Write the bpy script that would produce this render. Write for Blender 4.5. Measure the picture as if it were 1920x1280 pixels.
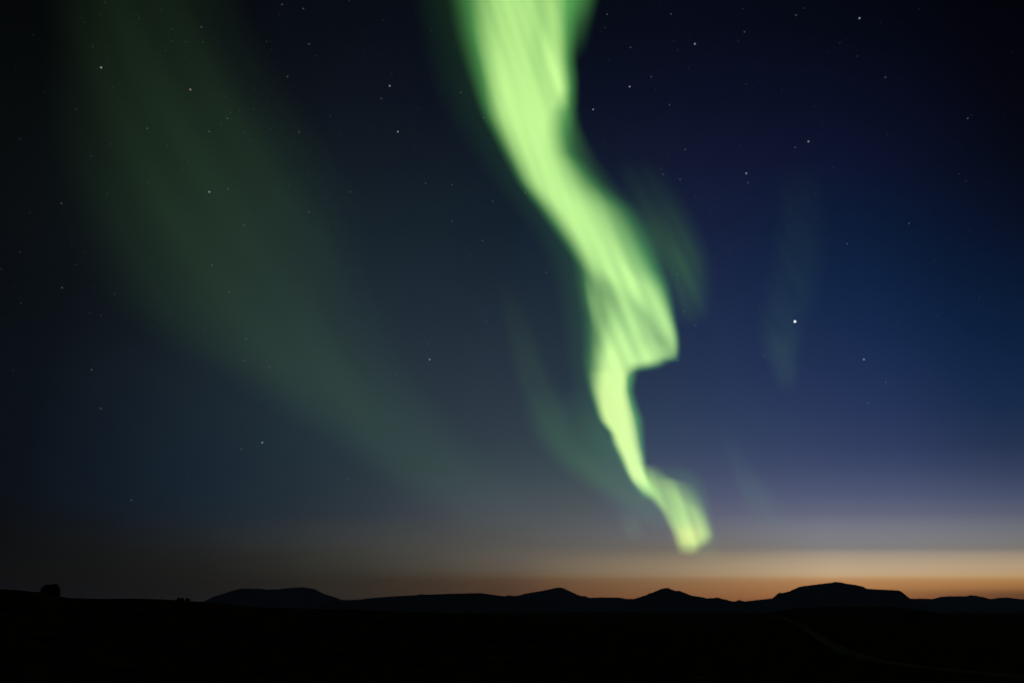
import bpy, math, random
import numpy as np
from mathutils import Vector, Matrix
from mathutils.bvhtree import BVHTree
from mathutils import noise as mnoise

sc = bpy.context.scene
for o in list(bpy.data.objects):
    bpy.data.objects.remove(o, do_unlink=True)
col = sc.collection
R = math.radians

# ------------------------------------------------------------------ camera
CAM_Z = 9.0                    # eye height above the plain (a low knoll)
FPX = 1280.0                   # focal length in photo pixels (24 mm on a 36 mm frame)
HORIZON_Y = 1146.0
PITCH = math.atan((HORIZON_Y - 640.0) / FPX)
cam_d = bpy.data.cameras.new('camera')
cam_d.lens = 24.0
cam_d.sensor_width = 36.0
cam_d.sensor_fit = 'HORIZONTAL'
cam_d.clip_start = 0.1
cam_d.clip_end = 3.0e6
cam = bpy.data.objects.new('camera', cam_d)
col.objects.link(cam)
cam.location = (0, 0, CAM_Z)
cam.rotation_euler = (math.pi / 2 + PITCH, 0, 0)
sc.camera = cam
CP, SP = math.cos(PITCH), math.sin(PITCH)


def rays(px, py):
    """Unit directions (world, +Y is the way we look) for points of the 1920 x 1280 view."""
    px = np.asarray(px, float); py = np.asarray(py, float)
    u = (px - 960.0) / FPX
    v = (640.0 - py) / FPX
    d = np.stack([u, CP - v * SP, SP + v * CP], axis=-1)
    return d / np.linalg.norm(d, axis=-1, keepdims=True)


def elev(px, py):
    d = rays(px, py)
    return math.asin(float(d[2]))


def lin(c):
    c = np.asarray(c, float) / 255.0
    return np.where(c <= 0.04045, c / 12.92, ((c + 0.055) / 1.055) ** 2.4)


def pchip(xs, ys, x):
    """Monotone cubic through (xs, ys)."""
    xs = np.asarray(xs, float); ys = np.asarray(ys, float); x = np.clip(np.asarray(x, float), xs[0], xs[-1])
    h = np.diff(xs); dlt = np.diff(ys) / h
    m = np.zeros_like(ys)
    for i in range(1, len(xs) - 1):
        if dlt[i - 1] * dlt[i] > 0:
            w1 = 2 * h[i] + h[i - 1]; w2 = h[i] + 2 * h[i - 1]
            m[i] = (w1 + w2) / (w1 / dlt[i - 1] + w2 / dlt[i])
    m[0], m[-1] = dlt[0], dlt[-1]
    k = np.clip(np.searchsorted(xs, x, side='right') - 1, 0, len(xs) - 2)
    t = (x - xs[k]) / h[k]
    return ((2 * t**3 - 3 * t**2 + 1) * ys[k] + (t**3 - 2 * t**2 + t) * h[k] * m[k]
            + (-2 * t**3 + 3 * t**2) * ys[k + 1] + (t**3 - t**2) * h[k] * m[k + 1])


def sstep(t):
    t = np.clip(t, 0, 1)
    return t * t * (3 - 2 * t)


# ------------------------------------------------------------------ night sky with a low twilight arch (world)
SKY_X = [0, 320, 640, 960, 1280, 1600, 1920]
SKY = [  # height in the view, then the colour of the clear sky at the seven stations above (sRGB)
    (-200, (1, 2, 3), (4, 6, 9), (6, 9, 15), (6, 9, 17), (5, 8, 17), (3, 5, 11), (1, 1, 4)),
    (0, (4, 6, 6), (6, 9, 13), (8, 12, 20), (7, 12, 22), (7, 10, 23), (4, 8, 18), (2, 2, 8)),
    (140, (6, 9, 9), (10, 14, 18), (12, 17, 26), (10, 16, 29), (9, 14, 33), (7, 12, 30), (4, 4, 12)),
    (280, (8, 12, 13), (12, 18, 22), (17, 25, 33), (16, 25, 38), (17, 22, 46), (13, 18, 44), (5, 9, 20)),
    (420, (9, 13, 16), (16, 23, 28), (23, 34, 42), (20, 33, 45), (22, 31, 60), (12, 28, 56), (8, 14, 34)),
    (560, (8, 12, 17), (18, 26, 32), (30, 42, 51), (30, 42, 55), (29, 42, 74), (18, 38, 72), (8, 25, 50)),
    (700, (9, 14, 20), (23, 33, 42), (36, 49, 57), (40, 52, 65), (38, 52, 84), (32, 48, 86), (15, 36, 66)),
    (840, (10, 15, 22), (22, 34, 45), (38, 52, 61), (52, 65, 75), (56, 70, 99), (52, 64, 100), (38, 52, 80)),
    (900, (11, 16, 22), (21, 34, 46), (40, 52, 60), (61, 73, 80), (72, 80, 107), (70, 80, 112), (60, 70, 99)),
    (960, (12, 15, 19), (24, 33, 42), (44, 53, 60), (74, 80, 87), (90, 95, 115), (98, 103, 125), (90, 96, 115)),
    (1000, (13, 14, 15), (27, 32, 36), (54, 58, 60), (82, 83, 82), (106, 106, 111), (126, 126, 135), (118, 118, 123)),
    (1026, (14, 14, 13), (28, 29, 30), (55, 56, 54), (88, 85, 80), (112, 107, 101), (130, 127, 126), (124, 120, 115)),
    (1036, (14, 14, 13), (27, 28, 27), (54, 54, 50), (92, 87, 80), (124, 114, 101), (158, 145, 133), (152, 138, 123)),
    (1060, (15, 15, 13), (26, 26, 24), (52, 51, 45), (95, 86, 75), (147, 129, 105), (187, 165, 136), (184, 158, 126)),
    (1077, (15, 14, 12), (26, 25, 22), (48, 45, 38), (93, 78, 63), (150, 127, 98), (196, 168, 131), (190, 158, 114)),
    (1087, (15, 14, 12), (25, 24, 21), (46, 41, 34), (85, 65, 48), (140, 107, 75), (184, 136, 90), (180, 132, 80)),
    (1105, (14, 13, 12), (24, 23, 20), (45, 39, 32), (81, 59, 43), (134, 95, 62), (172, 120, 74), (150, 102, 58)),
    (1114, (14, 13, 12), (24, 22, 19), (44, 38, 31), (79, 57, 41), (130, 89, 57), (164, 110, 66), (98, 64, 40)),
    (1126, (14, 13, 12), (24, 22, 19), (43, 37, 30), (77, 54, 39), (126, 83, 53), (156, 101, 59), (110, 70, 42)),
    (1160, (13, 12, 11), (22, 20, 17), (40, 34, 28), (74, 51, 37), (120, 80, 50), (140, 92, 54), (100, 64, 38)),
]
sky_y = np.array([r[0] for r in SKY], float)
sky_t = np.array([[lin(c) for c in r[1:]] for r in SKY])      # rows, stations, rgb (linear)
mid = (sky_t[:, 3] * 0.5 + sky_t[:, 4] * 0.5) * np.where(((sky_y > 500) & (sky_y < 970))[:, None], (0.97, 1.02, 0.80), (1, 1, 1))
sky_t = np.insert(sky_t, 4, mid, axis=1)
SKY_X.insert(4, 1115)


def sky_at(px, py):
    out = []
    for k in range(3):
        cols = [float(np.exp(pchip(sky_y, np.log(sky_t[:, j, k] + 1e-5), py))) for j in range(len(SKY_X))]
        out.append(float(np.exp(pchip(SKY_X, np.log(np.array(cols) + 1e-5), px))))
    return out


world = bpy.data.worlds.new('World')
sc.world = world
world.use_nodes = True
wt = world.node_tree
wt.nodes.clear()
w_out = wt.nodes.new('ShaderNodeOutputWorld')
w_bg = wt.nodes.new('ShaderNodeBackground')
wt.links.new(w_bg.outputs[0], w_out.inputs[0])
tc = wt.nodes.new('ShaderNodeTexCoord')
sep = wt.nodes.new('ShaderNodeSeparateXYZ')
wt.links.new(tc.outputs['Generated'], sep.inputs[0])


def wmath(op, a, b=None, clamp=False):
    n = wt.nodes.new('ShaderNodeMath'); n.operation = op; n.use_clamp = clamp
    for i, v in enumerate((a, b)):
        if v is None:
            continue
        if isinstance(v, (int, float)):
            n.inputs[i].default_value = v
        else:
            wt.links.new(v, n.inputs[i])
    return n.outputs[0]


ahead = wmath('MAXIMUM', sep.outputs['Y'], 0.08)                 # towards the sunset side of the sky
height_angle = wmath('ARCTAN2', sep.outputs['Z'], ahead)         # height on the twilight arch
azimuth = wmath('ARCTAN2', sep.outputs['X'], sep.outputs['Y'])
E_MAX = 62.0
HAZE_DENSITY, HAZE_TOP = 2.1e-5, 960.0
h01 = wmath('DIVIDE', height_angle, R(E_MAX), True)
E_ST = [0.0, 0.6, 1.0, 1.3, 1.6, 1.9, 2.2, 2.45, 2.6, 2.75, 3.0, 3.4, 3.9, 4.4, 4.6, 4.8, 5.5, 6.5, 7.5, 9, 11, 13, 16, 19, 23, 27, 31, 36, 41, 46, 51, 62]
AZ = [-75.0] + [-48.0 + 6.0 * i for i in range(17)] + [75.0]
total = None
for i, a in enumerate(AZ):
    ramp = wt.nodes.new('ShaderNodeValToRGB')
    cr = ramp.color_ramp
    cr.interpolation = 'LINEAR'
    while len(cr.elements) < len(E_ST):
        cr.elements.new(0.5)
    fade = 1.0
    if abs(a) > 60:
        fade = 0.35
    for k, e in enumerate(E_ST):
        aa = max(-48.0, min(48.0, a))
        d = np.array([math.tan(R(aa)), 1.0, math.tan(R(e))])
        f = d[1] * CP + d[2] * SP
        v = -d[1] * SP + d[2] * CP
        px = 960 + FPX * d[0] / f
        py = 640 - FPX * v / f
        c = sky_at(min(max(px, 0), 1920), min(max(py, -200), 1160))
        cr.elements[k].position = e / E_MAX
        hz_gain = math.exp(HAZE_DENSITY * min(66000.0, HAZE_TOP / max(math.sin(R(e)), 1e-4)))   # the evening haze dims the lowest sky
        c = [q * hz_gain for q in c]
        cr.elements[k].color = (c[0] * fade, c[1] * fade, c[2] * fade, 1)
    wt.links.new(h01, ramp.inputs[0])
    if i == 0 or i == len(AZ) - 1:
        b = AZ[1] if i == 0 else AZ[-2]
        w = wmath('DIVIDE', wmath('SUBTRACT', azimuth, R(b)), R(a - b), True)
    else:
        wl = wmath('DIVIDE', wmath('SUBTRACT', azimuth, R(AZ[i - 1])), R(a - AZ[i - 1]), True)
        wr = wmath('DIVIDE', wmath('SUBTRACT', R(AZ[i + 1]), azimuth), R(AZ[i + 1] - a), True)
        w = wmath('MINIMUM', wl, wr)
    sca = wt.nodes.new('ShaderNodeVectorMath'); sca.operation = 'SCALE'
    wt.links.new(ramp.outputs[0], sca.inputs[0])
    wt.links.new(w, sca.inputs['Scale'])
    if total is None:
        total = sca.outputs[0]
    else:
        ad = wt.nodes.new('ShaderNodeVectorMath'); ad.operation = 'ADD'
        wt.links.new(total, ad.inputs[0]); wt.links.new(sca.outputs[0], ad.inputs[1])
        total = ad.outputs[0]
wt.links.new(total, w_bg.inputs['Color'])
w_bg.inputs['Strength'].default_value = 1.0
world.cycles.sampling_method = 'MANUAL'
world.cycles.sample_map_resolution = 512

# ------------------------------------------------------------------ render look
sc.view_settings.view_transform = 'Standard'
sc.view_settings.look = 'None'
sc.view_settings.exposure = 0.0
sc.view_settings.gamma = 1.0
sc.view_settings.use_curve_mapping = False
sc.render.engine = 'CYCLES'
sc.cycles.transparent_max_bounces = 96
sc.cycles.max_bounces = 6
sc.cycles.use_denoising = True
sc.cycles.denoiser = 'OPENIMAGEDENOISE'
sc.cycles.use_adaptive_sampling = False


# ------------------------------------------------------------------ helpers
def mesh_obj(name, verts, faces, mat=None, parent=None, smooth=True):
    me = bpy.data.meshes.new(name)
    me.from_pydata([tuple(map(float, v)) for v in verts], [], [tuple(map(int, f)) for f in faces])
    me.update()
    if smooth:
        me.polygons.foreach_set('use_smooth', [True] * len(me.polygons))
    if mat:
        me.materials.append(mat)
    o = bpy.data.objects.new(name, me)
    col.objects.link(o)
    if parent:
        o.parent = parent
    return o


def tag(o, label=None, cat=None, group=None, kind=None):
    if label: o['label'] = label
    if cat: o['category'] = cat
    if group: o['group'] = group
    if kind: o['kind'] = kind
    return o


def ground_mat(name, c1, c2, scale, rough=0.95, bump=0.4):
    m = bpy.data.materials.new(name); m.use_nodes = True
    t = m.node_tree; bs = t.nodes['Principled BSDF']
    geo = t.nodes.new('ShaderNodeNewGeometry')
    n1 = t.nodes.new('ShaderNodeTexNoise'); n1.inputs['Scale'].default_value = scale; n1.inputs['Detail'].default_value = 8
    t.links.new(geo.outputs['Position'], n1.inputs['Vector'])
    rp = t.nodes.new('ShaderNodeValToRGB')
    rp.color_ramp.elements[0].position = 0.35; rp.color_ramp.elements[0].color = (*c1, 1)
    rp.color_ramp.elements[1].position = 0.68; rp.color_ramp.elements[1].color = (*c2, 1)
    t.links.new(n1.outputs['Fac'], rp.inputs[0]); t.links.new(rp.outputs[0], bs.inputs['Base Color'])
    n2 = t.nodes.new('ShaderNodeTexNoise'); n2.inputs['Scale'].default_value = scale * 9; n2.inputs['Detail'].default_value = 6
    t.links.new(geo.outputs['Position'], n2.inputs['Vector'])
    bp = t.nodes.new('ShaderNodeBump'); bp.inputs['Strength'].default_value = bump; bp.inputs['Distance'].default_value = 0.5 / scale
    t.links.new(n2.outputs['Fac'], bp.inputs['Height']); t.links.new(bp.outputs[0], bs.inputs['Normal'])
    bs.inputs['Roughness'].default_value = rough
    bs.inputs['Specular IOR Level'].default_value = 0.0
    return m


M_ground = ground_mat('dark_heath', (0.014, 0.012, 0.005), (0.100, 0.072, 0.026), 0.22)
M_road = ground_mat('pale_gravel', (0.12, 0.11, 0.108), (0.18, 0.165, 0.16), 1.2)
M_rock = ground_mat('black_lava', (0.004, 0.004, 0.004), (0.010, 0.010, 0.009), 1.5)
M_mount = ground_mat('haze_tinted_basalt', (0.045, 0.048, 0.085), (0.085, 0.09, 0.13), 0.004, bump=0.2)  # blue of the distant air is partly put into the rock colour

# ------------------------------------------------------------------ ground
RIDGE_R = 220.0
RIDGE = [(-300, 1090), (-120, 1098), (0, 1104), (30, 1106), (60, 1109), (76, 1110), (112, 1117), (130, 1120), (190, 1121.5), (250, 1121), (300, 1122.5),
         (330, 1124), (370, 1126.5), (385, 1127), (420, 1131), (500, 1137.5), (640, 1141.5), (800, 1147), (960, 1156), (1200, 1175)]
_az = np.array([math.atan2(*rays(x, y)[:2]) for x, y in RIDGE])
_el = np.array([math.tan(elev(x, y)) for x, y in RIDGE])
PLAIN = -1.0


def fbm(x, y, s, octv=4):
    return mnoise.fractal(Vector((x * s, y * s, 3.7)), 1.0, 2.0, octv)


def height(x, y):
    r = math.hypot(x, y)
    az = math.atan2(x, y)
    z = PLAIN + (CAM_Z - 1.75 - PLAIN) * math.exp(-(r / 55.0) ** 1.6)
    if -1.6 < az < 0.35:
        t = float(pchip(_az, _el, az))
        top = CAM_Z + RIDGE_R * t
        fade = sstep((az + 1.6) / 0.6) * sstep((0.35 - az) / 0.25)
        if top > PLAIN:
            z += (top - z) * float(fade) * math.exp(-(math.log(max(r, 1.0) / RIDGE_R) / 0.34) ** 2)
    # low dark swell out on the plain, right of centre
    da = (az - math.atan2(*rays(1590, 1140)[:2])) / 0.105
    z += (CAM_Z + 900 * math.tan(elev(1590, 1136.5)) - PLAIN) * math.exp(-da**4) * math.exp(-(math.log(max(r, 1.0) / 900.0) / 0.3) ** 2)
    da = (az - math.atan2(*rays(1180, 1150)[:2])) / 0.22
    z += 9.0 * math.exp(-da**4) * math.exp(-(math.log(max(r, 1.0) / 2600.0) / 0.3) ** 2)
    a = min(1.0, r / 12.0) * min(1.0, 500.0 / max(r, 1.0))
    if az < 0.2:
        a *= 1 - 0.8 * math.exp(-(math.log(max(r, 1.0) / RIDGE_R) / 0.5) ** 2)
    return z + a * (0.9 * fbm(x, y, 0.012) + 0.18 * fbm(x + 50, y, 0.11))


azs = np.concatenate([np.arange(-52, 52, 0.2), np.arange(52, 308, 4.0)])
n_r = 230
rs = 0.8 * (60000 / 0.8) ** (np.arange(n_r) / (n_r - 1))
gv = [(0, 0, height(0, 0))]
for r in rs:
    for a in azs:
        x, y = r * math.sin(R(a)), r * math.cos(R(a))
        gv.append((x, y, height(x, y)))
na = len(azs)
gf = [(0, 1 + (j + 1) % na, 1 + j) for j in range(na)]
for i in range(n_r - 1):
    b0, b1 = 1 + i * na, 1 + (i + 1) * na
    gf += [(b0 + j, b0 + (j + 1) % na, b1 + (j + 1) % na, b1 + j) for j in range(na)]
ground = tag(mesh_obj('ground', gv, gf, M_ground), kind='structure')
bvh = BVHTree.FromPolygons(gv, gf)


def on_ground(px, py):
    d = Vector(rays(px, py))
    hit = bvh.ray_cast(Vector((0, 0, CAM_Z)), d)
    return hit[0]


def ground_z(x, y):
    hit = bvh.ray_cast(Vector((x, y, 500)), Vector((0, 0, -1)))
    return hit[0].z


# ------------------------------------------------------------------ gravel road
path_px = [(1440, 1153.5), (1470, 1158), (1495, 1168), (1520, 1184), (1550, 1203), (1590, 1222), (1640, 1236), (1700, 1246), (1780, 1255), (1860, 1263), (1990, 1276)]
pts = [on_ground(*p) for p in path_px]
pts = [p for p in pts if p is not None]
fine = []
seg = np.array([0.0] + list(np.cumsum([(pts[i + 1] - pts[i]).length for i in range(len(pts) - 1)])))
tt = np.linspace(0, len(pts) - 1, 220)
xs = pchip(range(len(pts)), [p.x for p in pts], tt)
ys = pchip(range(len(pts)), [p.y for p in pts], tt)
rv, rf = [], []
W = 2.1
for i in range(len(tt)):
    j0, j1 = max(i - 1, 0), min(i + 1, len(tt) - 1)
    tx, ty = xs[j1] - xs[j0], ys[j1] - ys[j0]
    L = math.hypot(tx, ty); nx, ny = -ty / L, tx / L
    for k, (o, dz) in enumerate(((-W - 0.7, -0.3), (-W, 0.10), (-W / 2, 0.15), (0, 0.17), (W / 2, 0.15), (W, 0.10), (W + 0.7, -0.3))):
        x, y = xs[i] + nx * o, ys[i] + ny * o
        rv.append((x, y, ground_z(x, y) + dz))
    if i:
        a, b = (i - 1) * 7, i * 7
        rf += [(a + k, a + k + 1, b + k + 1, b + k) for k in range(6)]
tag(mesh_obj('gravel_road', rv, rf, M_road), kind='structure')


# ------------------------------------------------------------------ mountains on the horizon
def mountain(name, prof, dist, seed, depth=0.16, rough=0.5):
    xs_ = np.array([p[0] for p in prof], float); ys_ = np.array([p[1] for p in prof], float)
    n = int((xs_[-1] - xs_[0]) / 1.6)
    u = np.linspace(xs_[0], xs_[-1], n)
    yy = np.interp(u, xs_, ys_)
    rnd = random.Random(seed)
    off = rnd.uniform(0, 90)
    jit = np.array([mnoise.fractal(Vector((x * 0.16, off, 0)), 0.8, 2.0, 4) for x in u]) * rough
    edge = np.minimum(1, np.minimum(u - u[0], u[-1] - u) / 10)
    yy = yy - jit * edge
    d = rays(u, yy)
    k = dist / d[:, 1]
    top = d * k[:, None]; top[:, 2] += CAM_Z
    base = -30.0
    V = np.concatenate([np.linspace(-1, 0, 15), np.linspace(0, 1, 8)[1:]])
    verts, faces = [], []
    for j, v in enumerate(V):
        for i in range(n):
            h = max(top[i, 2] - base, 0)
            s = (1 - abs(v) ** 0.85) if v < 0 else (1 - v**1.5)
            nz = mnoise.fractal(Vector((u[i] * 0.07, v * 3.0 + off, 1.3)), 0.9, 2.0, 5)
            s = s + 0.18 * nz * abs(v) * (1 - abs(v)) * 4 * 0.5
            if v != 0:
                s = min(s, 1 - 0.05 * abs(v))
            y = top[i, 1] + v * dist * depth * (0.35 + 0.65 * h / 1200 if v < 0 else 0.5)
            verts.append((top[i, 0] * (y / top[i, 1]), y, base + h * max(s, 0)))
    m = len(V)
    for j in range(m - 1):
        for i in range(n - 1):
            a = j * n + i
            faces.append((a, a + 1, a + n + 1, a + n))
    return tag(mesh_obj(name, verts, faces, M_mount), kind='structure')


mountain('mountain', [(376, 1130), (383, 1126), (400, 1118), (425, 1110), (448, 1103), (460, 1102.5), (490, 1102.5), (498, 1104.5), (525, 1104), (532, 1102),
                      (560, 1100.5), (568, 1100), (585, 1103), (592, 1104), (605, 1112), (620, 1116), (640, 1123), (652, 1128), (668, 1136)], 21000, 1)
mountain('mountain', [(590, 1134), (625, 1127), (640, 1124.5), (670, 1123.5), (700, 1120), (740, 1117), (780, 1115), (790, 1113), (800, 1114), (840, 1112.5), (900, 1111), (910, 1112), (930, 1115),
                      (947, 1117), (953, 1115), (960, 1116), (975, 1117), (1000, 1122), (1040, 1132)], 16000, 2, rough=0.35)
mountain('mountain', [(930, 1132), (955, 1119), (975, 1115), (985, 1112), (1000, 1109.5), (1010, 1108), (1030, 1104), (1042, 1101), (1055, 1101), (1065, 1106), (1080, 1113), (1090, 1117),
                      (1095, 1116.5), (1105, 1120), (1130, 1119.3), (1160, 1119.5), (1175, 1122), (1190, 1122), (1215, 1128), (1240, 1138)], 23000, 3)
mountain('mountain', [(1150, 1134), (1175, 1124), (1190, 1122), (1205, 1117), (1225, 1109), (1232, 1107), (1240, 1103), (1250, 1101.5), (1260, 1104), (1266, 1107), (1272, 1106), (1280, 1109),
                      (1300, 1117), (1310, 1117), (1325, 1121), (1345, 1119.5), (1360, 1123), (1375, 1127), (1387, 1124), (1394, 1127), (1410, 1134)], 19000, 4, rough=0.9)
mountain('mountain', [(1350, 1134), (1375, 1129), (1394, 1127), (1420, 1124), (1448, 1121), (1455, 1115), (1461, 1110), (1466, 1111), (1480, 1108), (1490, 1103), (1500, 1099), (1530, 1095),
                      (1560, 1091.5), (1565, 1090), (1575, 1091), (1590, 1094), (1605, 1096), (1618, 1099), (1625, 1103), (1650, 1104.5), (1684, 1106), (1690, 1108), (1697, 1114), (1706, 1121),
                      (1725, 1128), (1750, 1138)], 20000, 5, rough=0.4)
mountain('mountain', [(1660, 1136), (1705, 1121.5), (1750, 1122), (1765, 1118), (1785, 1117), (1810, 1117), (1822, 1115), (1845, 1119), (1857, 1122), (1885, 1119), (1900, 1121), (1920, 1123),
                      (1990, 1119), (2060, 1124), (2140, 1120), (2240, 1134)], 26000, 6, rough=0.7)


# ------------------------------------------------------------------ rocks on the left ridge
def rock(name, outline, px, py, dist, thick, seed, label, lift=-0.25):
    """A boulder: OUTLINE is its side view in metres (x, z) from its base middle, rounded in depth."""
    rnd = random.Random(seed)
    d = rays(px, py); p = d * (dist / math.hypot(d[0], d[1]))
    gx, gy = p[0], p[1]
    cz = np.mean([q[1] for q in outline]); cx = np.mean([q[0] for q in outline])
    m = len(outline)
    rings = np.linspace(-1, 1, 11)
    verts, faces = [], []
    for v in rings:
        s = math.sqrt(max(0.0, 1 - abs(v) ** 2.6)) * 0.98 + 0.02
        for (ox, oz) in outline:
            x = (cx + (ox - cx) * s) * 0.92; z = cz + (oz - cz) * s; y = v * thick
            nz = mnoise.fractal(Vector((x * 0.9 + seed, y * 0.9, z * 0.9)), 0.9, 2.0, 4) * 0.12 * (1 if abs(v) > 0.15 else 0.25)
            verts.append((x * (1 + nz), y * (1 + nz), z * (1 + nz)))
    for i in range(len(rings) - 1):
        for j in range(m):
            faces.append((i * m + j, i * m + (j + 1) % m, (i + 1) * m + (j + 1) % m, (i + 1) * m + j))
    faces.append(tuple(range(m))[::-1]); faces.append(tuple((len(rings) - 1) * m + j for j in range(m)))
    o = mesh_obj(name, verts, faces, M_rock)
    o.location = (gx, gy, ground_z(gx, gy) + lift)
    o.rotation_euler = (0, 0, -math.atan2(gx, gy))
    return tag(o, label, 'rock')


k = RIDGE_R / FPX * 0.83  # (ridge foot is off to the side)      # metres per photo pixel out there
def outl(pts, x0, yb):
    return [((x - x0) * k, (yb - y) * k) for x, y in pts]
big = [(76.5, 1124), (77, 1110), (78, 1103), (81, 1098.5), (86, 1096.8), (91, 1096.2), (95, 1095.2), (98.5, 1093.6), (101, 1094.2), (105, 1097.5), (107.5, 1101.5), (109, 1106), (110.5, 1111), (111, 1117), (112.5, 1124)]
rock('rock', outl(big, 94, 1117), 94, 1114, RIDGE_R, 2.2, 3, 'big rounded black boulder standing alone on the ridge at far left', -0.75)
s1 = [(331, 1127), (331.5, 1122.2), (334, 1121.2), (336, 1122.8), (340, 1122.6), (344, 1122.2), (345, 1127)]
s2 = [(347, 1127), (347, 1122), (350, 1122.2), (353, 1123.3), (356, 1123.2), (356.8, 1127)]
rock('rock', outl(s1, 338, 1125.5), 338, 1124.5, RIDGE_R, 0.9, 5, 'wider left one of two small dark rocks on the ridge below the leftmost mountain', 0.25)
rock('rock', outl(s2, 352, 1126), 352, 1125.5, RIDGE_R, 0.8, 8, 'narrower right one of two small dark rocks on the ridge below the leftmost mountain', 0.25)


# ------------------------------------------------------------------ aurora: closed bodies of thin, evenly glowing gas, brighter where they are thicker
def stroke(rows, X, Y):
    rows = np.array(rows, float)
    y = np.clip(Y, rows[0, 0], rows[-1, 0])
    l0, l1, r1, r0, a = (pchip(rows[:, 0], rows[:, c], y) for c in range(1, 6))
    f = sstep((X - l0) / np.maximum(l1 - l0, 1)) * sstep((r0 - X) / np.maximum(r0 - r1, 1))
    return f * np.maximum(a, 0) * ((Y >= rows[0, 0]) & (Y <= rows[-1, 0]))


def slant_noise(X, Y, sx, sy, slope, seed):
    """Soft rays that run along the field lines."""
    rs_ = np.random.RandomState(seed)
    U = (X - slope * Y)
    out = np.zeros_like(X)
    for i in range(9):
        fx = rs_.uniform(0.4, 1.6) / sx; fy = rs_.uniform(-1, 1) / sy
        out += np.sin(2 * math.pi * (U * fx + Y * fy) + rs_.uniform(0, 6.28))
    return out / 9 ** 0.5 / 0.9


MAIN = [(-160, 785, 905, 1045, 1140, .84), (0, 832, 940, 1032, 1090, .86), (60, 844, 944, 1036, 1088, .90), (100, 856, 946, 1040, 1086, .93), (160, 876, 950, 1044, 1090, .97), (190, 886, 954, 1034, 1090, .98), (215, 896, 960, 1020, 1084, .99), (250, 914, 975, 1014, 1080, 1),
        (280, 930, 988, 1016, 1084, 1), (310, 946, 1002, 1022, 1108, 1), (340, 962, 1016, 1032, 1136, 1), (400, 1006, 1064, 1076, 1204, .98), (450, 1042, 1100, 1114, 1230, .95), (500, 1078, 1136, 1158, 1248, .93),
        (540, 1112, 1178, 1206, 1260, .93), (600, 1154, 1219, 1242, 1273, .94), (640, 1194, 1244, 1257, 1278, .78), (660, 1224, 1254, 1261, 1278, .5), (680, 1242, 1260, 1264, 1276, 0)]
FRINGE = [(-160, 1040, 1075, 1090, 1190, .6), (0, 1030, 1058, 1070, 1130, .48), (60, 1034, 1052, 1060, 1116, .22), (125, 1036, 1052, 1058, 1104, 0), (185, 1024, 1042, 1054, 1090, .10), (220, 1020, 1042, 1056, 1092, .32),
          (280, 1020, 1042, 1054, 1120, .22), (340, 1036, 1066, 1076, 1165, .17), (400, 1080, 1110, 1124, 1222, .19), (450, 1126, 1154, 1168, 1248, .26), (500, 1170, 1193, 1200, 1254, .36),
          (540, 1208, 1224, 1232, 1266, .28), (600, 1238, 1250, 1254, 1276, 0)]
LOWER = [(430, 1056, 1095, 1120, 1150, 0), (480, 1064, 1106, 1126, 1172, .17), (520, 1072, 1118, 1146, 1200, .30), (560, 1078, 1130, 1166, 1222, .42), (600, 1084, 1154, 1178, 1226, .62),
         (640, 1086, 1160, 1178, 1214, .84), (665, 1086, 1154, 1172, 1206, .92), (690, 1089, 1146, 1166, 1201, .96), (704, 1092, 1138, 1164, 1199, 1), (730, 1098, 1134, 1162, 1194, 1), (760, 1108, 1136, 1166, 1202, 1),
         (788, 1118, 1143, 1172, 1212, 1), (798, 1125, 1150, 1174, 1213, 1), (812, 1137, 1158, 1178, 1213, 1), (830, 1142, 1165, 1182, 1214, 1), (860, 1156, 1179, 1192, 1216, 1), (885, 1168, 1187, 1199, 1218, .96), (900, 1176, 1193, 1206, 1226, .78), (918, 1188, 1206, 1216, 1240, .45), (940, 1202, 1220, 1226, 1252, 0)]
SHELF = [(535, 1120, 1172, 1190, 1250, 0), (580, 1120, 1172, 1198, 1262, .34), (620, 1120, 1170, 1208, 1277, .66), (652, 1120, 1165, 1216, 1282, .92), (670, 1120, 1160, 1214, 1282, 1), (740, 1120, 1160, 1210, 1282, 1)]
TAIL = [(868, 1186, 1202, 1208, 1236, 0), (892, 1186, 1205, 1216, 1262, .42), (905, 1190, 1210, 1228, 1300, .52), (920, 1198, 1222, 1246, 1314, .60), (935, 1212, 1238, 1266, 1322, .64), (960, 1234, 1260, 1296, 1330, .74), (985, 1248, 1270, 1308, 1338, .86),
        (1002, 1256, 1278, 1312, 1342, .96), (1015, 1260, 1282, 1302, 1338, .94), (1027, 1264, 1284, 1294, 1324, .55), (1042, 1268, 1288, 1292, 1310, 0)]
CAP = [(865, 1190, 1225, 1250, 1310, 0), (895, 1196, 1232, 1285, 1328, .07), (930, 1212, 1245, 1305, 1338, .11), (985, 1250, 1285, 1325, 1348, .09), (1025, 1285, 1310, 1330, 1358, .07), (1056, 1310, 1325, 1335, 1364, 0)]
HALO = [(-160, 700, 850, 960, 1080, .04), (0, 742, 868, 960, 1080, .035), (150, 780, 890, 960, 1080, .030), (280, 850, 950, 1010, 1120, .030), (360, 915, 1000, 1060, 1200, .035), (440, 975, 1066, 1120, 1260, .048),
        (520, 1016, 1090, 1150, 1275, .052), (600, 1036, 1096, 1150, 1265, .045), (700, 1052, 1104, 1140, 1205, .04), (800, 1075, 1130, 1170, 1214, .04), (880, 1120, 1170, 1190, 1225, 0)]
STREAK = [(480, 1082, 1098, 1106, 1118, 0), (530, 1090, 1104, 1112, 1126, .12), (580, 1098, 1112, 1120, 1134, .16), (630, 1106, 1120, 1128, 1142, .0)]
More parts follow.
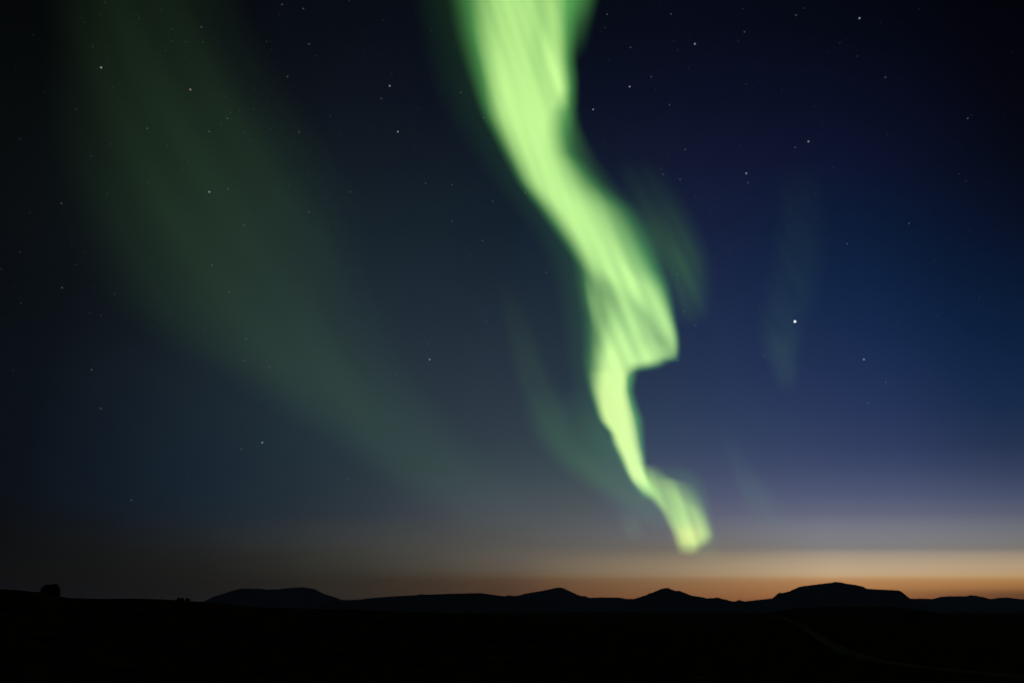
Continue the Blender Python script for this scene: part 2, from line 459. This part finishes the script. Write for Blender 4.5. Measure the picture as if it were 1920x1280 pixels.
VEIL = [(720, 950, 1010, 1050, 1120, 0), (790, 968, 1040, 1110, 1150, .045), (850, 1005, 1080, 1150, 1190, .085), (890, 1050, 1130, 1180, 1215, .105), (930, 1105, 1180, 1215, 1245, .10), (965, 1155, 1215, 1238, 1262, .065), (1000, 1200, 1235, 1245, 1270, 0)]


def bright_field(X, Y):
    main = np.minimum(stroke(MAIN, X, Y), 1)
    main = main * (1 - 0.13 * sstep((X - 985) / 30) * sstep((1040 - X) / 30) * sstep((190 - Y) / 150))
    low = stroke(LOWER, X, Y)
    y_edge = np.interp(X, [1150, 1200, 1235, 1255, 1275, 1290], [694, 690, 684, 675, 662, 645])
    shelf = stroke(SHELF, X, Y) * sstep((y_edge + 11 - Y) / 28)
    low = 1 - (1 - low) * (1 - shelf)
    f = 1 - (1 - main) * (1 - low)
    # the darker crease where the two folds meet
    dist = (X - (1166 + (Y - 520) * 0.60)) / 17.0
    f = f * (1 - 0.38 * np.exp(-dist**2) * sstep((Y - 530) / 70) * sstep((676 - Y) / 40))
    f = 1 - (1 - f) * (1 - stroke(STREAK, X, Y))
    rays_ = 0.05 * slant_noise(X, Y, 90, 420, 0.36, 4) + 0.022 * slant_noise(X, Y, 34, 600, 0.34, 8) * sstep((470 - Y) / 120) + 0.055 * slant_noise(X, Y, 42, 520, 0.42, 21) * sstep((Y - 380) / 160) * sstep((760 - Y) / 120)
    return f * (1 + rays_)


def ribbon_field(X, Y):
    f = bright_field(X, Y)
    f = 1 - (1 - f) * (1 - 0.95 * stroke(FRINGE, X, Y)) * (1 - stroke(CAP, X, Y))
    f = f + stroke(HALO, X, Y) * (1 - f) + stroke(VEIL, X, Y) * (1 - f)
    return np.maximum(f, 0)


def core_field(X, Y):
    f = bright_field(X, Y)
    thr = 0.34 - 0.20 * sstep((Y - 120) / 160)
    thr = thr + 0.42 * sstep((X - (1164 + (Y - 720) * 0.26)) / 18) * sstep((Y - 692) / 20) * sstep((880 - Y) / 50)   # pure green edge
    return np.clip((f - thr) / (1 - thr), 0, 1.1) ** 1.2


def yellow_field(X, Y):
    f = core_field(X, Y)
    a = f * sstep((Y - 600) / 180) * sstep((935 - Y) / 40) * (0.35 + 0.65 * sstep((1190 - X + (Y - 700) * 0.12) / 34))
    b = 1.3 * np.exp(-((X - 1293) / 22) ** 2 - ((Y - 1003) / 19) ** 2)
    return np.clip(a + np.where(b > 0.02, b - 0.02, 0), 0, 1.6)


BAND = [(-160, 20, 200, 240, 500, .010), (0, 50, 245, 290, 500, .0118), (140, 60, 275, 340, 560, .0150), (280, 60, 340, 400, 660, .0200), (420, 90, 390, 440, 720, .0230), (560, 150, 462, 490, 760, .0228), (640, 250, 528, 550, 790, .0228),
        (700, 370, 594, 614, 820, .0230), (780, 500, 684, 704, 880, .0222), (840, 600, 748, 768, 930, .0195), (900, 690, 812, 838, 1000, .0165), (960, 770, 885, 910, 1050, .009), (1015, 850, 940, 960, 1080, 0)]
PATCH_A = [(290, 1110, 1165, 1185, 1270, 0), (370, 1150, 1205, 1225, 1322, 0.018), (440, 1180, 1240, 1258, 1346, 0.046), (490, 1205, 1262, 1280, 1356, 0.060), (545, 1232, 1282, 1296, 1356, 0.044), (615, 1250, 1292, 1302, 1350, 0)]
PATCH_B = [(290, 1430, 1495, 1508, 1580, 0), (370, 1428, 1490, 1508, 1580, .004), (470, 1415, 1485, 1508, 1580, .0075), (550, 1405, 1470, 1494, 1572, .009), (610, 1398, 1452, 1474, 1545, .012), (655, 1412, 1456, 1472, 1520, .023), (690, 1428, 1464, 1478, 1514, .020), (740, 1445, 1472, 1482, 1508, 0)]
PATCH_C = [(800, 1330, 1352, 1362, 1390, 0), (870, 1348, 1380, 1390, 1428, 0.0104), (925, 1365, 1405, 1425, 1480, 0.0208), (960, 1380, 1422, 1445, 1505, 0.013), (1000, 1400, 1440, 1460, 1510, 0)]
PATCH_D = [(520, 910, 940, 950, 990, 0), (620, 930, 965, 980, 1022, 0.0091), (700, 948, 985, 1005, 1050, 0.0156), (780, 975, 1012, 1040, 1085, 0.0143), (850, 1000, 1040, 1060, 1100, 0)]
PATCH_E = [(950, 1130, 1164, 1172, 1204, 0), (988, 1152, 1180, 1190, 1216, 0.03), (1020, 1170, 1190, 1198, 1220, 0)]


def gas(name, rgb, path_len, faint_surface):
    """Gas that gives RGB when one looks through PATH_LEN metres of it."""
    m = bpy.data.materials.new(name); m.use_nodes = True
    t = m.node_tree; t.nodes.clear()
    out = t.nodes.new('ShaderNodeOutputMaterial')
    em = t.nodes.new('ShaderNodeEmission')
    s = max(rgb)
    em.inputs['Color'].default_value = (*[c / s for c in rgb], 1)
    em.inputs['Strength'].default_value = s / path_len
    t.links.new(em.outputs[0], out.inputs['Volume'])
    tr = t.nodes.new('ShaderNodeBsdfTransparent')
    e2 = t.nodes.new('ShaderNodeEmission'); e2.inputs['Color'].default_value = (*[c / s for c in rgb], 1)
    e2.inputs['Strength'].default_value = faint_surface
    ad = t.nodes.new('ShaderNodeAddShader')
    t.links.new(tr.outputs[0], ad.inputs[0]); t.links.new(e2.outputs[0], ad.inputs[1])
    t.links.new(ad.outputs[0], out.inputs['Surface'])
    m.cycles.emission_sampling = 'NONE'
    return m


def aurora_dist(py):
    """Slant distance to gas some 110 km up, over a round Earth, at that height in the view."""
    d = rays(np.full_like(np.asarray(py, float), 960.0), py)
    return 110000.0 / np.sin(np.arcsin(d[..., 2]) + R(5.5))


def glow_body(name, field, box, step, thick, mat, parent=None, eps=0.0, shift=0.0):
    """Closed body whose thickness along the line of sight from below is FIELD times THICK."""
    X, Y = np.meshgrid(np.arange(box[0], box[2] + step, step), np.arange(box[1], box[3] + step, step))
    X = X.astype(float); Y = Y.astype(float)
    F = np.maximum(field(X, Y) - eps, 0)
    keep = F > 0
    cell = keep[:-1, :-1] | keep[1:, :-1] | keep[:-1, 1:] | keep[1:, 1:]
    use = np.zeros_like(keep)
    use[:-1, :-1] |= cell; use[1:, :-1] |= cell; use[:-1, 1:] |= cell; use[1:, 1:] |= cell
    idx = -np.ones(X.shape, int); idx[use] = np.arange(use.sum())
    n = int(use.sum())
    D = aurora_dist(Y) + shift
    d = rays(X, Y)
    t = F * thick + 8.0
    front = (d * (D - t / 2)[..., None])[use]
    back = (d * (D + t / 2)[..., None])[use]
    verts = np.concatenate([front, back]); verts[:, 2] += CAM_Z
    ii, jj = np.nonzero(cell)
    a, b, c, e = idx[ii, jj], idx[ii, jj + 1], idx[ii + 1, jj + 1], idx[ii + 1, jj]
    faces = [np.stack([a, e, c, b], 1), np.stack([a + n, b + n, c + n, e + n], 1)]
    pad = np.pad(cell, 1)
    for (di, dj, p, q) in ((-1, 0, (0, 0), (0, 1)), (1, 0, (1, 1), (1, 0)), (0, -1, (1, 0), (0, 0)), (0, 1, (0, 1), (1, 1))):
        s = cell & ~pad[1 + di:pad.shape[0] - 1 + di, 1 + dj:pad.shape[1] - 1 + dj]
        si, sj = np.nonzero(s)
        u = idx[si + p[0], sj + p[1]]; v = idx[si + q[0], sj + q[1]]
        faces.append(np.stack([u, v, v + n, u + n], 1))
    F4 = np.concatenate(faces).astype(np.int32)
    base = verts.mean(axis=0)
    me = bpy.data.meshes.new(name)
    me.vertices.add(len(verts)); me.vertices.foreach_set('co', (verts - (base if parent is None else 0)).astype(np.float32).ravel())
    me.loops.add(F4.size); me.loops.foreach_set('vertex_index', F4.ravel())
    me.polygons.add(len(F4))
    me.polygons.foreach_set('loop_start', np.arange(0, F4.size, 4, dtype=np.int32))
    me.polygons.foreach_set('loop_total', np.full(len(F4), 4, dtype=np.int32))
    me.update(calc_edges=True); me.validate()
    me.materials.append(mat)
    o = bpy.data.objects.new(name, me); col.objects.link(o)
    if parent is None:
        o.location = base
    else:
        o.parent = parent
        o.matrix_parent_inverse = Matrix.Translation(-parent.location)
    return o


T0 = 12000.0
G_GREEN = gas('green_oxygen_glow', (0.150, 0.585, 0.135), T0, 1e-5)
G_CORE = gas('bright_core_glow', (0.40, 0.36, 0.155), T0, 1e-5)
G_YELLOW = gas('yellow_glow', (0.17, 0.05, 0.02), T0, 1e-5)
ribbon = tag(glow_body('aurora', ribbon_field, (690, -160, 1380, 1060), 3, T0, G_GREEN, eps=0.004),
             'bright green aurora ribbon folding down the sky from top centre to the horizon', 'aurora')
glow_body('bright_core', core_field, (780, -160, 1350, 1050), 3, T0, G_CORE, ribbon, shift=-6000)
glow_body('yellow_edge', yellow_field, (1080, 590, 1350, 1046), 3, T0, G_YELLOW, ribbon, shift=-9000)


def shape1(rows, X, Y):
    return stroke([r[:5] + (1.0,) for r in rows], X, Y)


def faint(rows, rgb, label, box, step=8, thick=26000.0, soft=1.8, ray=(40, 330, 0.45, 0.12)):
    amp = max(r[5] for r in rows)
    m = gas('faint_aurora_glow', tuple(amp * c for c in rgb), thick, 1e-6)
    o = glow_body('aurora', lambda X, Y: (stroke(rows, X, Y) / amp) * np.clip(shape1(rows, X, Y), 0, 1) ** (soft - 1) * (1 + ray[3] * slant_noise(X, Y, ray[0], ray[1], ray[2], 11)), box, step, thick, m, eps=0.02)
    return tag(o, label, 'aurora')


G_TAIL = gas('low_yellow_green_glow', (0.46, 0.76, 0.17), T0, 1e-5)
glow_body('low_tail', lambda X, Y: stroke(TAIL, X, Y) * (1 + 0.10 * slant_noise(X, Y, 30, 300, 0.38, 33)), (1180, 866, 1350, 1046), 3, T0, G_TAIL, ribbon, shift=-12000)
faint(BAND, (0.42, 1.0, 0.32), 'faint broad dark green aurora band slanting across the left half of the sky', (0, -160, 1100, 1020), 10, soft=1.0, ray=(150, 700, 0.55, 0.08))
faint(PATCH_A, (0.33, 1.0, 0.10), 'dim green aurora patch just right of the bright ribbon above its sharp fold', (1100, 290, 1360, 616), 6)
faint(PATCH_B, (0.38, 1.0, 0.25), 'very faint tall green aurora smudge left of the brightest star at right', (1390, 286, 1590, 742), 6)
faint(PATCH_C, (0.35, 1.0, 0.25), 'very faint short aurora smudge right of the ribbon low over the horizon glow', (1320, 800, 1520, 1004), 6)
faint(PATCH_D, (0.40, 1.0, 0.25), 'very faint thin aurora streak left of the ribbon running down into its veil', (900, 520, 1110, 856), 6)
faint(PATCH_E, (0.5, 1.0, 0.5), 'tiny faint aurora wisp left of the lowest yellow tip of the ribbon', (1120, 946, 1230, 1024), 4)

# ------------------------------------------------------------------ stars (a shell of small glowing balls)
TILES = {
    (0, 0): [(895,20,2),(863,132,1),(700,153,1),(722,188,1),(1182,122,1),(1192,160,2),(1380,85,1),(280,302,1),(1078,335,1),(793,401,2),(908,395,1),(1444,320,1),(1422,434,2),(932,520,1),(867,580,4),(800,620,1),(908,710,1),(967,748,1),(1010,860,1),(655,938,2),(1262,1102,3),(168,1190,2),(950,1235,2),(798,1212,1),(1432,1247,2),(127,573,1),(380,793,1)],
    (320, 0): [(955,40,3),(1137,76,3),(932,128,1),(538,150,1),(264,233,3),(14,252,2),(960,265,1),(10,355,2),(131,361,2),(277,363,2),(398,365,1),(822,356,2),(851,361,1),(1186,378,3),(866,422,1),(1247,480,2),(118,492,1),(46,567,1),(1001,658,3),(478,690,1),(1050,747,1),(169,769,4,'w'),(719,766,1),(375,808,1),(472,826,2),(828,886,1),(591,943,2),(708,938,2),(516,965,2),(774,990,1),(487,1015,3),(434,1060,2),(1370,998,2),(152,1063,1),(860,1107,2),(947,1100,1),(330,1128,3),(634,1137,2),(1100,1133,3),(683,1205,2),(1456,1148,2)],
    (640, 0): [(64,8,2),(357,171,2),(185,272,1),(770,260,2),(1166,281,2),(186,444,1),(333,468,1),(268,409,1),(1005,415,2),(208,525,1),(10,603,1),(434,638,2),(415,737,4),(870,688,1),(342,845,3),(881,766,1),(1023,794,3),(657,933,2),(866,992,1),(1221,1010,3),(1030,1046,1),(1173,1068,1),(485,1129,4),(255,1105,1),(634,1265,2),(1258,62,2)],
    (1040, 0): [(450,124,3),(302,165,1),(895,49,1),(997,122,3),(432,239,2),(395,272,1),(520,311,1),(650,408,3),(710,448,1),(468,522,2),(1021,351,2),(1054,430,2),(1160,315,1),(1202,378,4),(1408,411,1),(1362,459,1),(1310,463,1),(828,659,3),(1147,583,2),(643,744,4),(867,776,2),(992,656,1),(984,899,3),(329,939,4,'b'),(100,883,2),(1437,728,1),(754,1128,1),(1227,1140,1),(416,1216,2),(1120,1276,2)],
    (1320, 0): [(336,76,2),(860,72,2),(790,132,3),(1333,158,4),(347,275,3),(295,352,2),(1220,335,1),(1165,369,2),(1057,440,1),(1312,484,2),(359,722,2),(462,707,1),(387,775,1),(420,805,1),(668,771,2),(946,914,2),(1025,1051,2),(270,1016,1),(895,1214,4),(782,1264,3),(311,1244,2),(1413,1121,1)],
    (1600, 0): [(565,77,1),(235,202,1),(413,189,1),(274,664,3),(388,684,1),(1358,445,1),(980,1015,3),(1011,989,1),(1292,1000,1),(291,1155,2)],
    (0, 280): [(784,56,2),(1270,289,2),(918,373,2),(736,442,1),(527,463,3,'w'),(257,543,2),(1060,668,1),(1203,637,1),(737,733,1),(610,823,1),(169,881,2),(728,881,1),(653,990,2),(10,1023,2),(533,1185,3),(712,1153,1),(808,1182,1),(983,1236,2),(125,1173,1),(287,862,1)],
    (320, 280): [(820,62,2),(881,50,1),(810,110,1),(151,95,2),(101,178,2),(1320,24,1),(1178,208,2),(24,244,1),(217,233,1),(561,269,1),(331,365,4),(490,338,3),(1010,302,2),(1267,302,1),(142,398,1),(526,471,1),(95,524,1),(1183,535,3),(62,635,1),(625,650,3),(1357,643,2),(1317,683,1),(133,731,1),(409,727,2),(1074,777,1),(956,820,1),(1333,797,1),(1211,873,1),(1247,877,1),(1015,907,1),(490,944,1),(356,995,3),(1033,994,1),(655,1152,1),(1141,1166,2),(815,1201,2),(501,1224,3)],
    (640, 280): [(161,130,1),(1272,122,2),(1397,92,2,'w'),(612,283,1),(714,263,2),(723,291,3),(951,303,3),(881,269,1),(1143,295,1),(76,365,3),(1298,444,3),(1146,466,1),(374,602,1),(950,612,3),(1051,606,1),(1355,598,1),(339,688,1),(559,735,1),(858,738,2),(1210,782,3),(1382,785,2),(1107,910,2),(895,929,2),(1063,933,1),(758,959,1),(1192,1015,1),(195,1050,1),(313,1087,2),(957,1048,1),(1183,1126,2),(210,1222,2),(1270,1247,1)],
    (880, 280): [(477,372,3),(399,502,2),(522,676,1),(537,757,1),(410,835,2),(521,900,1),(619,900,1),(658,1054,3),(1135,572,2),(1397,357,1),(1307,34,1)],
    (1160, 280): [(362,170,2),(382,213,3),(526,259,3),(433,32,2),(655,402,2),(878,388,1),(835,433,2),(858,491,2),(783,525,2),(399,618,2),(475,718,1),(485,954,2),(449,1039,1),(501,1071,3),(656,1167,2),(1094,206,4),(1107,287,3),(1136,760,2),(1416,387,2),(953,864,2),(1185,918,2),(867,947,1),(571,3,3)],
    (1400, 280): [(854,41,1),(742,156,2),(508,229,1),(963,267,1),(378,525,2),(589,383,2),(612,579,2),(508,648,2),(861,808,3),(884,925,1),(656,933,1),(575,1158,2),(1062,771,2),(1248,606,2),(1392,635,3)],
    (1600, 280): [(720,35,1),(906,210,2),(967,269,2),(1161,300,1),(638,515,2),(1002,698,2),(319,828,1),(412,840,1),(693,957,2),(952,1189,2),(1077,1262,2)],
    (0, 560): [(179,38,2),(287,156,1),(767,120,2),(866,141,2),(772,209,1),(977,82,1),(1321,239,2),(1448,119,2),(1180,405,1),(551,448,1),(114,615,2),(786,608,3),(1230,587,1),(1362,713,1),(864,939,3),(813,993,1),(1329,1143,1),(42,1262,1)],
    (320, 560): [(171,86,2),(190,70,1),(155,233,2),(278,272,2),(646,344,3),(800,296,1),(786,362,1),(1360,152,2),(1334,265,3),(1363,500,2),(155,530,1),(634,528,3),(846,582,3),(217,756,2),(595,595,1),(997,593,1),(1220,690,1),(641,926,1),(937,987,1),(785,1231,4),(930,1268,2)],
    (640, 560): [(265,33,1),(592,136,1),(65,174,1),(1254,100,1),(1244,196,3),(1168,231,2),(750,387,3),(757,520,4),(136,405,1),(186,508,1),(672,611,1),(466,643,3),(352,904,2),(546,954,1),(936,1239,2),(391,1016,1)],
    (880, 560): [(595,135,1),(815,118,1),(996,238,2),(580,420,1),(382,1077,2),(815,736,1)],
    (1200, 560): [(640,40,2),(377,110,3),(475,227,3),(1020,64,2),(1348,70,1),(1328,195,6),(1303,219,1),(326,529,3),(1067,486,3),(1080,636,1),(205,757,2),(27,1155,2),(917,880,2),(1067,946,2),(902,1272,2),(1104,821,1)],
    (1440, 560): [(859,68,2),(1371,91,1),(1450,146,2),(1115,214,2),(1095,208,1),(575,530,1),(822,519,4),(845,591,2),(1009,716,3),(860,896,3),(517,930,1),(575,1034,1),(1340,472,2)],
    (1600, 560): [(1314,118,1)],
    (0, 820): [(704,387,2),(1126,536,3)],
    (320, 820): [(607,101,3),(794,122,1),(147,308,2),(95,399,2),(461,568,2),(555,636,1),(464,816,1),(611,1072,1)],
    (640, 820): [(241,219,2),(22,295,2),(48,356,3),(46,408,1),(646,331,1),(1191,186,2),(1088,281,1),(1215,390,1),(1093,447,1),(916,440,1)],
    (1320, 820): [(352,84,2),(20,168,2)],
}
STAR_R = 88000.0
PIX = STAR_R / 683.0                    # one rendered pixel out there, in metres
SIZE = {1: 0.6, 2: 0.66, 3: 0.74, 4: 0.86, 6: 1.25}
POWER = {1: 0.009, 2: 0.016, 3: 0.046, 4: 0.19, 6: 1.0}
TINT = {'n': (0.90, 0.95, 1.0), 'w': (1.0, 0.82, 0.6), 'b': (0.62, 0.75, 1.0)}
star_mesh = {}


def star_proto(cls, tint):
    if (cls, tint) in star_mesh:
        return star_mesh[cls, tint]
    m = bpy.data.materials.new('starlight'); m.use_nodes = True
    t = m.node_tree; t.nodes.clear()
    out = t.nodes.new('ShaderNodeOutputMaterial'); em = t.nodes.new('ShaderNodeEmission'); tr = t.nodes.new('ShaderNodeBsdfTransparent'); ad = t.nodes.new('ShaderNodeAddShader')
    em.inputs['Color'].default_value = (*TINT[tint], 1)
    em.inputs['Strength'].default_value = POWER[cls] / 2         # the near and the far side of the ball both show
    t.links.new(em.outputs[0], ad.inputs[0]); t.links.new(tr.outputs[0], ad.inputs[1]); t.links.new(ad.outputs[0], out.inputs['Surface'])
    m.cycles.emission_sampling = 'NONE'
    import bmesh
    bm = bmesh.new()
    bmesh.ops.create_icosphere(bm, subdivisions=2, radius=SIZE[cls] * PIX)
    me = bpy.data.meshes.new('star'); bm.to_mesh(me); bm.free()
    me.materials.append(m)
    star_mesh[cls, tint] = me
    return me


stars = []
for (ox, oy), lst in TILES.items():
    for s in lst:
        stars.append((ox + s[0] / 4.572, oy + s[1] / 4.572, s[2], s[3] if len(s) > 3 else 'n'))
stars.sort(key=lambda s: -s[2])
seen = []
for s in stars:
    if all((s[0] - q[0]) ** 2 + (s[1] - q[1]) ** 2 > 4.5 for q in seen):
        seen.append(s)
stars = seen
N_STARS = 300
SPECIAL = [((1490, 603), 'largest and brightest white star, right of the ribbon above the sunset glow'),
           ((190, 127), 'brightest white star in the dark top left corner of the sky'),
           ((357, 168), 'bright warm white star high in the faint green band'),
           ((1611, 35), 'bright white star near the top edge toward the right corner'),
           ((1112, 205), 'bright bluish star close beside the right edge of the ribbon'),
           ((1399, 325), 'bright white star right of the ribbon with a smaller star right below it'),
           ((1620, 673), 'bright white star right of and below the largest star'),
           ((115, 381), 'small orange star at the far left, below the top left corner'),
           ]
FX = np.array([s[0] for s in stars]); FY = np.array([s[1] for s in stars])
f_rib = ribbon_field(FX, FY); f_band = stroke(BAND, FX, FY)
mid_y = [-160, 0, 200, 400, 600, 760, 900, 1030]; mid_x = [980, 975, 1000, 1080, 1190, 1150, 1195, 1290]
WORD = {1: 'very faint', 2: 'faint', 3: 'small clear', 4: 'bright', 6: 'brilliant'}
HUE = {'n': 'white', 'w': 'warm', 'b': 'bluish'}
labels = set()
rest_v, rest_f = [], []
for i, (x, y, cls, tint) in enumerate(stars):
    p = Vector(rays(x, y) * STAR_R) + Vector((0, 0, CAM_Z))
    me = star_proto(cls, tint)
    if i >= N_STARS:
        b = len(rest_v)
        rest_v += [tuple(v.co + p) for v in me.vertices]
        rest_f += [tuple(b + q for q in f.vertices) for f in me.polygons]
        continue
    o = bpy.data.objects.new('star', me); col.objects.link(o); o.location = p
    lab = None
    for (qx, qy), text in SPECIAL:
        if abs(qx - x) < 4 and abs(qy - y) < 4:
            lab = text
    if lab is None:
        if f_rib[i] > 0.12:
            where = 'seen through the green ribbon'
        elif f_band[i] > 0.006:
            where = 'within the faint green band'
        elif x < np.interp(y, mid_y, mid_x):
            where = 'left of the green ribbon'
        else:
            where = 'right of the green ribbon'
        for fmt in ('%.0f', '%.1f'):
            lab = f"{WORD[cls]} {HUE[tint]} star {where}, {fmt % (x / 19.2)} percent across, {fmt % (y / 12.8)} down"
            if lab not in labels:
                break
    labels.add(lab)
    tag(o, lab, 'star', 'stars in the night sky')
if rest_v:
    me = bpy.data.meshes.new('faintest_stars'); me.from_pydata(rest_v, [], rest_f)
    me.materials.append(star_proto(1, 'n').materials[0])
    o = bpy.data.objects.new('faintest_stars', me); col.objects.link(o)
    tag(o, 'scatter of the very faintest white stars all over the sky', 'stars', kind='stuff')
# a short meteor trail low on the left
d0, d1 = (Vector(rays(*q) * STAR_R) for q in ((301, 1029.5), (311, 1033)))
ax = (d1 - d0); L = ax.length
import bmesh
bm = bmesh.new()
bmesh.ops.create_icosphere(bm, subdivisions=2, radius=1.0)
me = bpy.data.meshes.new('meteor'); bm.to_mesh(me); bm.free(); me.materials.append(star_proto(1, 'n').materials[0])
mt = bpy.data.objects.new('meteor', me); col.objects.link(mt)
mt.location = (d0 + d1) / 2 + Vector((0, 0, CAM_Z))
mt.rotation_euler = ax.to_track_quat('X', 'Z').to_euler()
mt.scale = (L / 2, 0.6 * PIX, 0.6 * PIX)
tag(mt, 'short faint meteor streak low in the dark sky above the left ridge', 'meteor')

# ------------------------------------------------------------------ thin evening haze over the plain, under the sky glow and the aurora
hz = bpy.data.materials.new('evening_haze'); hz.use_nodes = True
t = hz.node_tree; t.nodes.clear()
out = t.nodes.new('ShaderNodeOutputMaterial'); pv = t.nodes.new('ShaderNodeVolumePrincipled')
pv.inputs['Color'].default_value = (0.42, 0.44, 1.0, 1)
pv.inputs['Density'].default_value = HAZE_DENSITY
pv.inputs['Anisotropy'].default_value = 0.0
t.links.new(pv.outputs[0], out.inputs['Volume'])
HX, HZ0, HZ1 = 62000.0, -40.0, HAZE_TOP
hv = [(x, y, z) for z in (HZ0, HZ1) for y in (-HX, HX) for x in (-HX, HX)]
hf = [(0, 2, 3, 1), (4, 5, 7, 6), (0, 1, 5, 4), (2, 6, 7, 3), (0, 4, 6, 2), (1, 3, 7, 5)]
tag(mesh_obj('haze', hv, hf, hz, smooth=False), kind='stuff')
